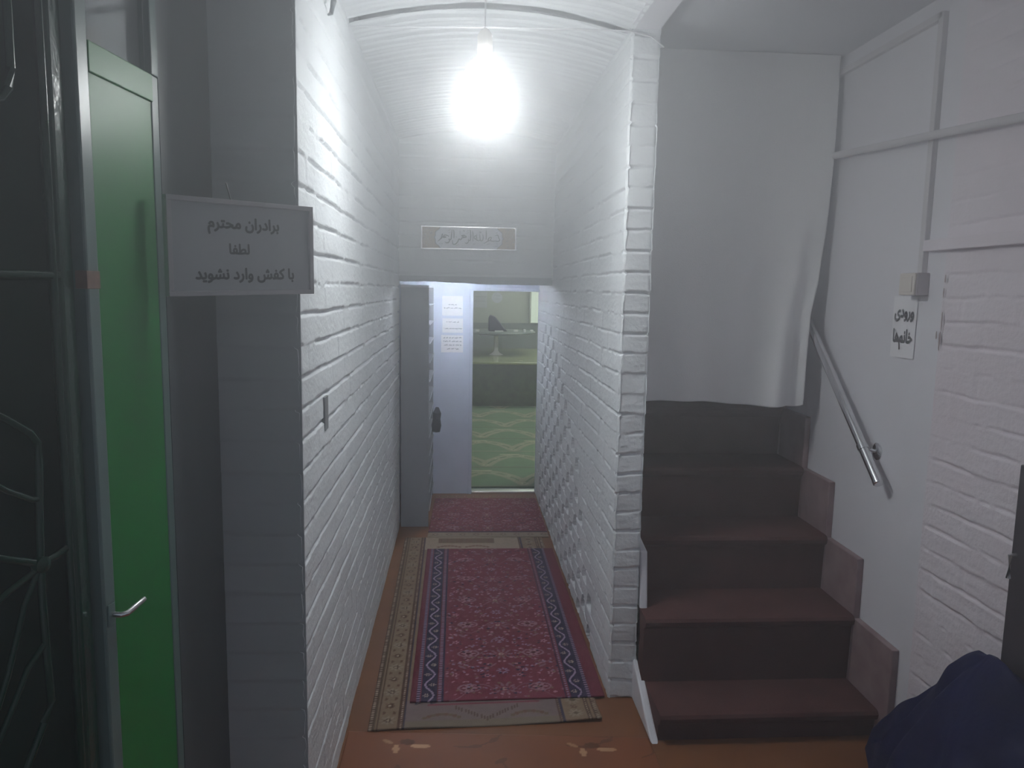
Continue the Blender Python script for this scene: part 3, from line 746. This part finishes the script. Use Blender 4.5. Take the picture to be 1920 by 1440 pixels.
cal = [
 K([(1395, 315), (1440, 300), (1460, 350), (1478, 395), (1440, 415), (1395, 405), (1365, 415), (1320, 400), (1330, 345), (1295, 350), (1275, 395), (1320, 405)], T),
 K([(1320, 400), (1270, 415), (1225, 445), (1195, 460)], T*0.8),
 K([(1238, 212), (1243, 300), (1240, 395)], T*1.1),
 K([(1180, 290), (1190, 360), (1170, 410), (1140, 400), (1130, 300)], T), K([(1140, 400), (1100, 412), (1078, 390), (1072, 290)], T), K([(1080, 400), (1045, 380), (1035, 340), (1060, 320), (1072, 355), (1050, 375)], T*0.85),
 K([(1005, 235), (1012, 320), (1012, 425)], T*1.1), K([(965, 215), (972, 310), (965, 400), (935, 412), (935, 380)], T), K([(935, 390), (930, 440), (900, 465), (870, 450)], T),
 K([(900, 335), (860, 318), (815, 325), (850, 345), (900, 350), (860, 355), (822, 365), (812, 385), (790, 400), (770, 375)], T*0.95), K([(790, 400), (765, 395), (745, 440), (705, 485), (665, 480), (655, 410)], T),
 K([(675, 215), (682, 300), (680, 380)], T*1.1), K([(648, 215), (640, 320), (630, 390), (600, 410), (598, 380)], T), K([(610, 395), (600, 440), (560, 465), (525, 445)], T),
 K([(598, 345), (560, 325), (520, 320), (500, 345), (545, 355), (500, 365), (480, 350), (465, 380), (440, 400)], T*0.95), K([(485, 330), (480, 300), (470, 340), (450, 390), (400, 440)], T*0.9),
 K([(1400, 265), (1440, 258)], T*0.6), K([(1425, 462), (1440, 470)], T*1.2), K([(1390, 515), (1450, 500)], T*0.6), K([(1250, 485), (1310, 462)], T*0.6),
 K([(1115, 262), (1135, 245), (1145, 265), (1158, 240)], T*0.6), K([(1152, 185), (1154, 205)], T*0.7), K([(1015, 485), (1060, 465)], T*0.6),
 K([(900, 240), (955, 212)], T*0.6), K([(905, 275), (940, 262)], T*0.6), K([(835, 240), (850, 228), (862, 242), (850, 250)], T*0.5), K([(785, 235), (790, 300)], T*0.7),
 K([(715, 350), (730, 356)], T), K([(710, 515), (765, 492)], T*0.6), K([(580, 235), (625, 215)], T*0.6), K([(590, 280), (612, 268)], T*0.6), K([(435, 480), (448, 488)], T), K([(470, 478), (484, 486)], T), K([(470, 520), (476, 535)], T*0.6), K([(1130, 275), (1128, 300)], T*0.5)]
strokes('lettering', cal, (px0, YE-0.0150, pz0), (1, 0, 0), (0, 0, 1), t, MAT['plaque_ink'], 0.0008)

# ------------------------------------------------------------------ entrance sign on the left
A = Vector((-0.581, 1.518, 1.476)); B = Vector((-0.352, 1.772, 1.484))
U_ = (B-A); SWd = U_.length; U_.normalize(); V_ = Vector((0, 0, 1)); N_ = U_.cross(V_)
N_ = Vector((U_.y, -U_.x, 0))
SH = 0.196
t = empty('entrance_sign', A, 'grey framed sign with three lines of Persian writing hung on the left wall corner', 'sign')
def sbox(u0, u1, v0, v1, n0, n1, name, m, bev=0.0):
    b = MB(); pts = [A+U_*u0+V_*v0+N_*n0, A+U_*u1+V_*v0+N_*n0, A+U_*u1+V_*v1+N_*n0, A+U_*u0+V_*v1+N_*n0]
    b.prism(pts, N_*(n1-n0)); return b.build(name, m, t, bev=bev)
sbox(0, SWd, 0, SH, 0.0, 0.010, 'board', MAT['sign'], 0.001)
b = MB(); fw = 0.010
for (u0, u1, v0, v1) in ((0, SWd, 0, fw), (0, SWd, SH-fw, SH), (0, fw, fw, SH-fw), (SWd-fw, SWd, fw, SH-fw)):
    b.prism([A+U_*u0+V_*v0+N_*0.010, A+U_*u1+V_*v0+N_*0.010, A+U_*u1+V_*v1+N_*0.010, A+U_*u0+V_*v1+N_*0.010], N_*0.007)
b.build('frame', MAT['sign_frame'], t, bev=0.001)
lettering('lettering', [('برادران محترم', SWd*0.50, 0.138, 0.166, 1.0), ('لطفا', SWd*0.46, 0.086, 0.046, 1.0), ('با کفش وارد نشوید', SWd*0.51, 0.034, 0.232, 1.0)],
          A+N_*0.0105, U_, V_, t, MAT['ink'], bold=0.04)
MB().tube([A+U_*0.145+V_*SH+N_*0.004, A+U_*0.140+V_*(SH+0.035)+N_*-0.004], 0.0015, 6).build('hanger', MAT['ink'], t)

# ------------------------------------------------------------------ green door and gate on the left
XD = -0.62
t = empty('green_door', (XD, 1.30, 0), 'bright green metal door with a glass top pane, standing open on the left', 'door')
MB().box((XD-0.022, 1.33, 0.02), (XD-0.004, 1.535, 1.852), 0.001).build('panel', MAT['green'], t)
MB().box((XD-0.028, 1.33, 1.846), (XD, 1.535, 1.897), 0.002).build('top_rail', MAT['green'], t)
MB().box((XD-0.032, 1.295, 0.01), (XD+0.000, 1.330, 2.38), 0.004).build('near_stile', MAT['green_frame'], t)
MB().box((XD-0.028, 1.532, 1.897), (XD, 1.558, 2.38), 0.002).box((XD-0.028, 1.532, 0.01), (XD-0.002, 1.558, 1.897), 0.002).build('far_stile', MAT['green_frame'], t)
g = bpy.data.materials.new('pane_glass'); g.use_nodes = True
gp = g.node_tree.nodes['Principled BSDF']; gp.inputs['Base Color'].default_value = (0.75, 0.82, 0.85, 1); gp.inputs['Roughness'].default_value = 0.04
gp.inputs['Transmission Weight'].default_value = 1.0; gp.inputs['IOR'].default_value = 2.2
gn = g.node_tree.nodes.new('ShaderNodeTexNoise'); gn.inputs['Scale'].default_value = 4; gb = g.node_tree.nodes.new('ShaderNodeBump'); gb.inputs['Strength'].default_value = 0.03
g.node_tree.links.new(gn.outputs['Fac'], gb.inputs['Height']); g.node_tree.links.new(gb.outputs['Normal'], gp.inputs['Normal'])
MB().box((XD-0.018, 1.33, 1.897), (XD-0.012, 1.532, 2.38)).build('glass_pane', g, t)
hd = MB().tube([(XD+0.0, 1.312, 0.915), (XD+0.020, 1.312, 0.915), (XD+0.026, 1.318, 0.915), (XD+0.026, 1.375, 0.918)], 0.0055, 14).build('lever_handle', MAT['chrome'], t, smooth=True)
MB().box((XD+0.000, 1.302, 0.895), (XD+0.003, 1.322, 0.935), 0.001).build('handle_plate', MAT['green_frame'], hd)
MB().box((XD-0.020, 1.2935, 1.490), (XD+0.0008, 1.331, 1.520), 0.001).build('rust_patch', MAT['rust'], t)

t.rotation_euler = (0, 0, math.radians(-6.2))

t = empty('dark_green_gate', (-0.66, 1.27, 0), 'glossy dark green metal gate with curved ornamental bars at the left edge', 'gate')
GPH = math.radians(70); gc, gs = math.cos(GPH), math.sin(GPH)   # the gate leaf stands open, swung towards the viewer
GH = (-0.645, 1.27)
def GP(x, z, n=0.0):
    a = GH[0]-x; rr_ = x/1.27; k = a/(gc-rr_*gs); y = GH[1]-k*gs
    return (GH[0]-k*gc+n*gs, y-n*gc, 1.5+(z-1.5)*y/1.27)
MB().box((-0.661, 1.245, 0), (-0.636, 1.287, 2.39), 0.006).build('outer_stile', MAT['gate'], t)
e0 = GP(-0.672, 1.5, 0.014)
MB().tube([(e0[0], e0[1], 0.0), (e0[0], e0[1], 2.39)], 0.0062, 14).build('edge_bead', MAT['gate'], t, smooth=True)
q0 = GP(-0.655, 1.5, -0.004); q1 = (GH[0]-0.62*gc, GH[1]-0.62*gs)
MB().prism([(q0[0], q0[1], 0), (q1[0], q1[1], 0), (q1[0]-0.006*gs, q1[1]+0.006*gc, 0), (q0[0]-0.006*gs, q0[1]+0.006*gc, 0)], (0, 0, 2.39)).build('backing_sheet', MAT['gate_sheet'], t)
def bar(pts, r=0.0065):
    MB().tube([GP(x, z, 0.012) for x, z in pts], r, 12).build('bar', MAT['gate'], t, smooth=True)
bar([(-0.713, 2.36), (-0.717, 1.83), (-0.722, 1.80), (-0.735, 1.785), (-0.80, 1.775), (-1.0, 1.77)])
bar([(-1.10, 1.511), (-0.664, 1.511)], 0.0078)
bar([(-1.05, 1.34), (-0.85, 1.315), (-0.762, 1.276), (-0.724, 1.252), (-0.713, 1.235), (-0.711, 1.207), (-0.716, 1.12), (-0.720, 1.026), (-0.720, 0.95), (-0.719, 0.888), (-0.716, 0.78), (-0.730, 0.74), (-0.758, 0.672), (-0.79, 0.58)])
bar([(-1.0, 1.27), (-0.85, 1.20), (-0.767, 1.153), (-0.728, 1.138), (-0.716, 1.14)], 0.0055)
bar([(-1.0, 1.075), (-0.85, 1.050), (-0.775, 1.035), (-0.722, 1.027), (-0.695, 1.040), (-0.666, 1.062)], 0.0065)
bar([(-0.722, 1.020), (-0.779, 0.975), (-0.85, 0.90), (-1.0, 0.72)], 0.0055)
bar([(-0.724, 1.015), (-0.750, 0.955), (-0.785, 0.83), (-0.83, 0.70)], 0.005)
bar([(-0.720, 0.885), (-0.752, 0.84), (-0.785, 0.76), (-0.83, 0.66)], 0.005)
MB().lathe([(0.004, -0.012), (0.013, -0.008), (0.016, 0), (0.013, 0.008), (0.004, 0.012)], GP(-0.720, 1.026, 0.012), (gs, -gc, 0), 18).build('boss', MAT['gate'], t, smooth=True)

# ------------------------------------------------------------------ shoe cabinet behind the lintel
t = empty('shoe_cabinet', (-0.29, YE+0.05, 0), 'tall dark grey metal shoe cabinet standing behind the lintel on the left', 'cabinet')
CY0, CY1 = YE+0.02, YD-0.03
MB().box((-0.372, CY0, 0), (-0.200, CY0+0.014, 1.508), 0.001).build('side_panel', MAT['cabinet'], t)
MB().box((-0.372, CY1-0.014, 0), (-0.20, CY1, 1.508), 0.001).build('side_panel', MAT['cabinet'], t)
MB().box((-0.372, CY0+0.014, 0), (-0.360, CY1-0.014, 1.508)).build('back_panel', MAT['cabinet_in'], t)
MB().box((-0.372, CY0, 1.508), (-0.20, CY1, 1.522), 0.001).build('top_panel', MAT['edge'], t)
for i in range(12):
    z = 0.09+i*0.118
    o = MB().box((-0.360, CY0+0.014, z), (-0.203, CY1-0.014, z+0.008)).build('shelf', MAT['cabinet'], t)
    MB().tube([(-0.196, CY0+0.02, z+0.008), (-0.196, CY1-0.02, z+0.008)], 0.0035, 8).build('shelf_rail', MAT['edge'], o, smooth=True)
rng = np.random.default_rng(3)
b = MB(); b.lathe([(0.008, -0.075), (0.026, -0.07), (0.032, -0.03), (0.024, 0.01), (0.027, 0.05), (0.010, 0.085)], (-0.156, 4.78, 0.655), (0.05, 0, 1), 20)
for v in b.bm.verts: v.co += Vector((0, math.sin(v.co.z*60)*0.008, math.sin(v.co.y*90)*0.006))
tag(b.build('cloth_bag', MAT['navy'], smooth=True), 'small dark navy cloth bag hanging from the shoe cabinet shelves', 'bag')

# notices on the vestibule wall
def squig(rr, u0, u1, v, hgt):
    out = []; u = u1
    while u > u0:
        wl = min(rr.uniform(0.010, 0.026), u-u0)
        n = max(3, int(wl/0.004)); out.append([(u-wl*i/n, v+rr.uniform(-0.4, 0.5)*hgt, 0.0034) for i in range(n+1)])
        if rr.random() < 0.5: out.append([(u-wl*0.3, v+hgt*0.2, 0.0015), (u-wl*0.3, v+hgt*1.1, 0.0015)])
        u -= wl+rr.uniform(0.004, 0.008)
    return out
for k, (x0, z0, x1, z1, rows, lab) in enumerate((
    (-0.140, 1.312, 0.008, 1.452, [(0.45, 0.3, 0.7), (0.62, 0.08, 0.92)], 'white paper notice with two printed lines on the pale blue wall, topmost of three'),
    (-0.138, 1.190, 0.010, 1.292, [(0.25, 0.2, 0.8), (0.72, 0.08, 0.95)], 'white paper notice with two printed lines on the pale blue wall, middle of three'),
    (-0.146, 1.048, 0.012, 1.172, [(0.16, 0.1, 0.92), (0.36, 0.1, 0.92), (0.58, 0.1, 0.92), (0.80, 0.2, 0.8)], 'curled paper notice with four printed lines, lowest of three on the pale blue wall'))):
    t = empty('wall_notice', (x0, YD, z0), lab, 'notice', 'paper notices beside the hall doorway')
    cl = (lambda s, v: 0.001+0.03*np.clip(0.35-v, 0, 1)*np.clip(0.35-s, 0, 1)*4) if k == 2 else (lambda s, v: 0.001+0.0*s)
    bent_paper('sheet', (x0, YD-0.002, z0), (1, 0, 0), (0, 0, 1), (0, -1, 0), x1-x0, z1-z0, cl, MAT['paper'], t)
    rr = random.Random(k+3)
    for (fv, fa, fb) in rows:
        strokes('printed_line', squig(rr, fa*(x1-x0), fb*(x1-x0), (1-fv)*(z1-z0), 0.006), (x0, YD-0.0045, z0), (1, 0, 0), (0, 0, 1), t, MAT['ink_soft'], 0.0003)

# small ceiling light in the vestibule
t = empty('downlight', (-0.045, 5.12, 1.585), 'small bright round ceiling light just behind the lintel', 'ceiling light')
em2 = bpy.data.materials.new('downlight_glow'); em2.use_nodes = True
em2.node_tree.nodes['Principled BSDF'].inputs['Emission Color'].default_value = (0.80, 0.87, 1.0, 1)
em2.node_tree.nodes['Principled BSDF'].inputs['Emission Strength'].default_value = 750.0
MB().lathe([(0.018, 0.019), (0.020, 0.0), (0.019, -0.010), (0.012, -0.017), (0.003, -0.019)], (-0.047, 4.95, 1.566), (0, 0, 1), 20).build('lens', em2, t, smooth=True)
MB().lathe([(0.030, 0.001), (0.030, -0.004), (0.025, -0.006), (0.025, 0.001)], (-0.047, 4.95, 1.585), (0, 0, 1), 20).build('bezel', MAT['alu'], t, smooth=True)

# ------------------------------------------------------------------ cable strung across, slots in the left wall
o = MB().tube([(XL+0.002, 2.615, 2.352), (-0.17, 2.57, 2.343), (0.062, 2.50, 2.328), (0.30, 2.55, 2.350), (0.552, 2.578, 2.362), (0.62, 2.572, 2.345), (0.665, 2.576, 2.315)], 0.0028, 8).build('lamp_cable', MAT['wire'], smooth=True)
tag(o, 'thin white cable strung across the corridor under the vault past the bulb', 'cable')
o = MB().box((XL-0.006, 2.085, 1.10), (XL+0.0028, 2.135, 1.195), 0.001).build('wall_slot', MAT['slot'])  # grey plate stands in for the dark of a hole slit
tag(o, 'narrow vertical slit in the left brick wall, its dark put into a grey plate', 'wall slit')
t = empty('wall_hook', (XL, 2.2, 2.27), 'dark metal hook on the left wall near the ceiling', 'hook')
MB().tube([(XL-0.004, 2.19, 2.33), (XL+0.015, 2.19, 2.32), (XL+0.02, 2.20, 2.28), (XL+0.012, 2.205, 2.25), (XL+0.004, 2.20, 2.245)], [0.004, 0.006, 0.008, 0.006, 0.003], 10).build('hook', MAT['darkframe'], t, smooth=True)

# ------------------------------------------------------------------ hall beyond the doorway
core('floor_hall', [((-3.0, 5.46, -0.06), (4.0, 12.2, 0.0))], MAT['hall_low'])
core('wall_hall_back', [((-3.0, 12.0, 0), (4.0, 12.1, 2.8))], MAT['hall_wall'])
core('wall_hall_right', [((4.0, 5.4, 0), (4.1, 12.1, 2.8))], MAT['hall_wall'])
core('wall_hall_left', [((-3.1, 5.4, 0), (-3.0, 12.1, 2.8))], MAT['hall_wall'])
core('wall_hall_front', [((-3.0, 5.47, 0), (-0.1, 5.54, 2.8)), ((0.66, 5.50, 0), (4.0, 5.56, 2.8)), ((-0.1, 5.475, 1.56), (0.66, 5.53, 2.8))], MAT['hall_wall'])
core('ceiling_hall', [((-3.0, 5.4, 2.8), (4.0, 12.1, 2.86))], MAT['ceiling'])
core('baseboard_hall', [((-3.0, 11.95, 0.565), (4.0, 12.0, 0.98))], MAT['hall_low'])
GR = np.array((0.135, 0.20, 0.125)); GC = np.array((0.34, 0.33, 0.24))
c = Canvas(2.6, 4.0, 0.012, GR)
for r_ in range(9):
    vb = r_*0.62
    c.rect(0, vb, 2.6, vb+0.02, GR*0.55); c.rect(0, vb+0.035, 2.6, vb+0.045, GR*0.6); c.rect(0, vb+0.02, 2.6, vb+0.035, GC*0.8)
    for q_ in range(7):
        uc = q_*0.56+(0.28 if r_ % 2 else 0)
        pts = [(uc-0.28+0.56*i/20, vb+0.10+0.36*abs(math.sin(math.pi*i/20))**0.8) for i in range(21)]
        c.curve(pts, 0.12, GC*0.8); c.curve(pts[::2], 0.02, GR*0.8)
        for p_ in pts[::4]: c.flower(p_[0], p_[1], 0.035, 5, GC*1.15, GR)
        c.rect(uc-0.14, vb+0.50, uc+0.04, vb+0.53, GC*1.15)
c.rug('hall_carpet', [(-0.9, 5.56), (1.7, 5.47+0.09), (1.7, 9.56), (-0.9, 9.56)], 0.0, 0.008, MAT['hall_carpet'], 'green prayer carpet with cream arches covering the hall floor', None, 'carpet')
t = empty('stone_platform', (0.5, 10.0, 0), 'low green stone platform across the far side of the hall', 'platform')
MB().box((-2.9, 9.62, 0), (3.9, 11.94, 0.545), 0.0).build('front_face', MAT['stone'], t)
MB().box((-2.92, 9.59, 0.545), (3.92, 11.94, 0.575), 0.006).build('polished_top', MAT['stone_top_glint'], t)
t = empty('low_table', (0.50, 10.9, 0.575), 'low oval table on one pale pedestal on the hall platform', 'table')
MB().lathe([(0.55, 0.0), (0.56, 0.012), (0.55, 0.025)], (0.52, 10.9, 0.885), (0, 0, 1), 40).build('table_top', MAT['hall_low'], t, smooth=True)
MB().lathe([(0.20, 0.0), (0.19, 0.02), (0.06, 0.03)], (0.45, 10.75, 0.855), (0, 0, 1), 30).build('under_disc', MAT['edge'], t, smooth=True)
MB().lathe([(0.10, 0.0), (0.05, 0.03), (0.03, 0.06), (0.03, 0.27), (0.05, 0.285)], (0.50, 10.75, 0.575), (0, 0, 1), 20).build('pedestal', MAT['paper'], t, smooth=True)
o = MB().prism([(0.38, 10.7, 0.912), (0.385, 10.7, 1.10), (0.41, 10.7, 1.155), (0.48, 10.7, 1.12), (0.55, 10.7, 1.04), (0.62, 10.7, 0.95), (0.66, 10.7, 0.912)], (0, 0.14, 0)).build('pointed_chair_back', MAT['navy'], bev=0.02)  # pointed chair back, shaped as one bevelled prism
tag(o, 'dark navy pointed chair back at the low hall table', 'cloth')
rr = random.Random(8)
for k in range(5):
    x = [0.20, 0.47, 0.74, 0.88, 0.98][k]
    o = MB().box((x, 10.52+0.02*k, 0.911), (x+[0.05, 0.12, 0.06, 0.03, 0.04][k], 10.60+0.02*k, 0.911+[0.03, 0.018, 0.03, 0.04, 0.03][k]), 0.003).build('small_tabletop_item', MAT['paper'])
    tag(o, ['pale small item at the left end of the low hall table', 'flat pale book in front of the navy chair back', 'pale small box right of the navy chair back', 'upright pale cup on the low hall table', 'pale small item at the right end of the low hall table'][k], 'tabletop item', 'things on the low hall table')
# window with a lit pale panel
t = empty('window_1', (1.05, 11.9, 1.3), kind='structure')
wm = mat('lit_window', (0.5, 0.55, 0.5, 1), 0.5, emit=((0.62, 0.74, 0.62, 1), 0.55))
MB().box((1.10, 11.90, 0.99), (1.60, 11.93, 1.50)).build('window_pane', wm, t)
MB().box((1.075, 11.88, 0.98), (1.10, 11.95, 1.52)).box((1.075, 11.88, 1.50), (1.62, 11.95, 1.53)).build('window_frame', MAT['hall_wall'], t)
t = empty('hall_poster', (0.30, 11.93, 1.33), 'faint square poster on the olive hall wall left of the navy chair back', 'poster')
MB().box((0.17, 11.975, 1.22), (0.40, 11.998, 1.47)).build('sheet', MAT['sign'], t)
for vv_ in (0.17, 0.10): strokes('printed_line', squig(rr, 0.03, 0.20, vv_, 0.012), (0.17, 11.974, 1.22), (1, 0, 0), (0, 0, 1), t, MAT['ink_soft'], 0.002)
t = empty('round_hall_notice', (0.60, 11.93, 1.33), 'faint round notice on the olive hall wall above the navy chair back', 'notice')
MB().lathe([(0.085, 0), (0.085, 0.008)], (0.56, 11.997, 1.38), (0, -1, 0), 24).build('sheet', MAT['edge'], t)
for vv_ in (0.03, -0.02): strokes('printed_line', squig(rr, 0.0, 0.10, vv_, 0.010), (0.51, 11.985, 1.38), (1, 0, 0), (0, 0, 1), t, MAT['ink_soft'], 0.002)
# unseen lamps added on the hall ceiling to light the hall
hl = bpy.data.materials.new('added_tube_glow'); hl.use_nodes = True
hl.node_tree.nodes['Principled BSDF'].inputs['Emission Color'].default_value = (0.92, 1.0, 0.88, 1)
hl.node_tree.nodes['Principled BSDF'].inputs['Emission Strength'].default_value = 65.0
for k, yy_ in enumerate((7.0, 10.4)):
    o = MB().box((0.9, yy_, 2.72), (2.1, yy_+0.10, 2.78), 0.01).build('unseen_tube_light', hl)
    tag(o, ['unseen tube light added on the hall ceiling nearest the doorway', 'unseen tube light added on the hall ceiling above the stone platform'][k], 'ceiling light', 'added hall tube lights')

# ------------------------------------------------------------------ haze volume added to imitate the lens veil around the lamp
if HAZE > 0:
    hm = bpy.data.materials.new('lens_veil_haze'); hm.use_nodes = True; n = hm.node_tree.nodes; n.clear()
    vsn = n.new('ShaderNodeVolumeScatter');  vsn.inputs['Anisotropy'].default_value = 0.45
    vsn.inputs['Color'].default_value = (0.95, 0.97, 1, 1)
    tcn = n.new('ShaderNodeTexCoord'); sp = n.new('ShaderNodeSeparateXYZ'); mr = n.new('ShaderNodeMapRange'); mr.interpolation_type = 'SMOOTHSTEP'
    m2 = n.new('ShaderNodeMapRange'); m2.interpolation_type = 'SMOOTHSTEP'; m2.inputs[1].default_value = 2.5; m2.inputs[2].default_value = 3.6; m2.inputs[3].default_value = 1.0; m2.inputs[4].default_value = 0.22
    ml = n.new('ShaderNodeMath'); ml.operation = 'MULTIPLY'
    mr.inputs[1].default_value = 0.9; mr.inputs[2].default_value = 2.2; mr.inputs[3].default_value = HAZE; mr.inputs[4].default_value = HAZE_TOP
    Lk = hm.node_tree.links; Lk.new(tcn.outputs['Object'], sp.inputs[0]); Lk.new(sp.outputs['Z'], mr.inputs[0]); Lk.new(sp.outputs['Y'], m2.inputs[0]); Lk.new(mr.outputs[0], ml.inputs[0]); Lk.new(m2.outputs[0], ml.inputs[1]); Lk.new(ml.outputs[0], vsn.inputs['Density'])
    oo = n.new('ShaderNodeOutputMaterial'); hm.node_tree.links.new(vsn.outputs[0], oo.inputs['Volume'])
    o = MB().box((-1.9, -0.9, -0.15), (2.0, 5.465, 3.3)).build('lens_veil_haze', hm)
    tag(o, 'added haze volume imitating the lens veil around the lamp', 'haze', kind='stuff')
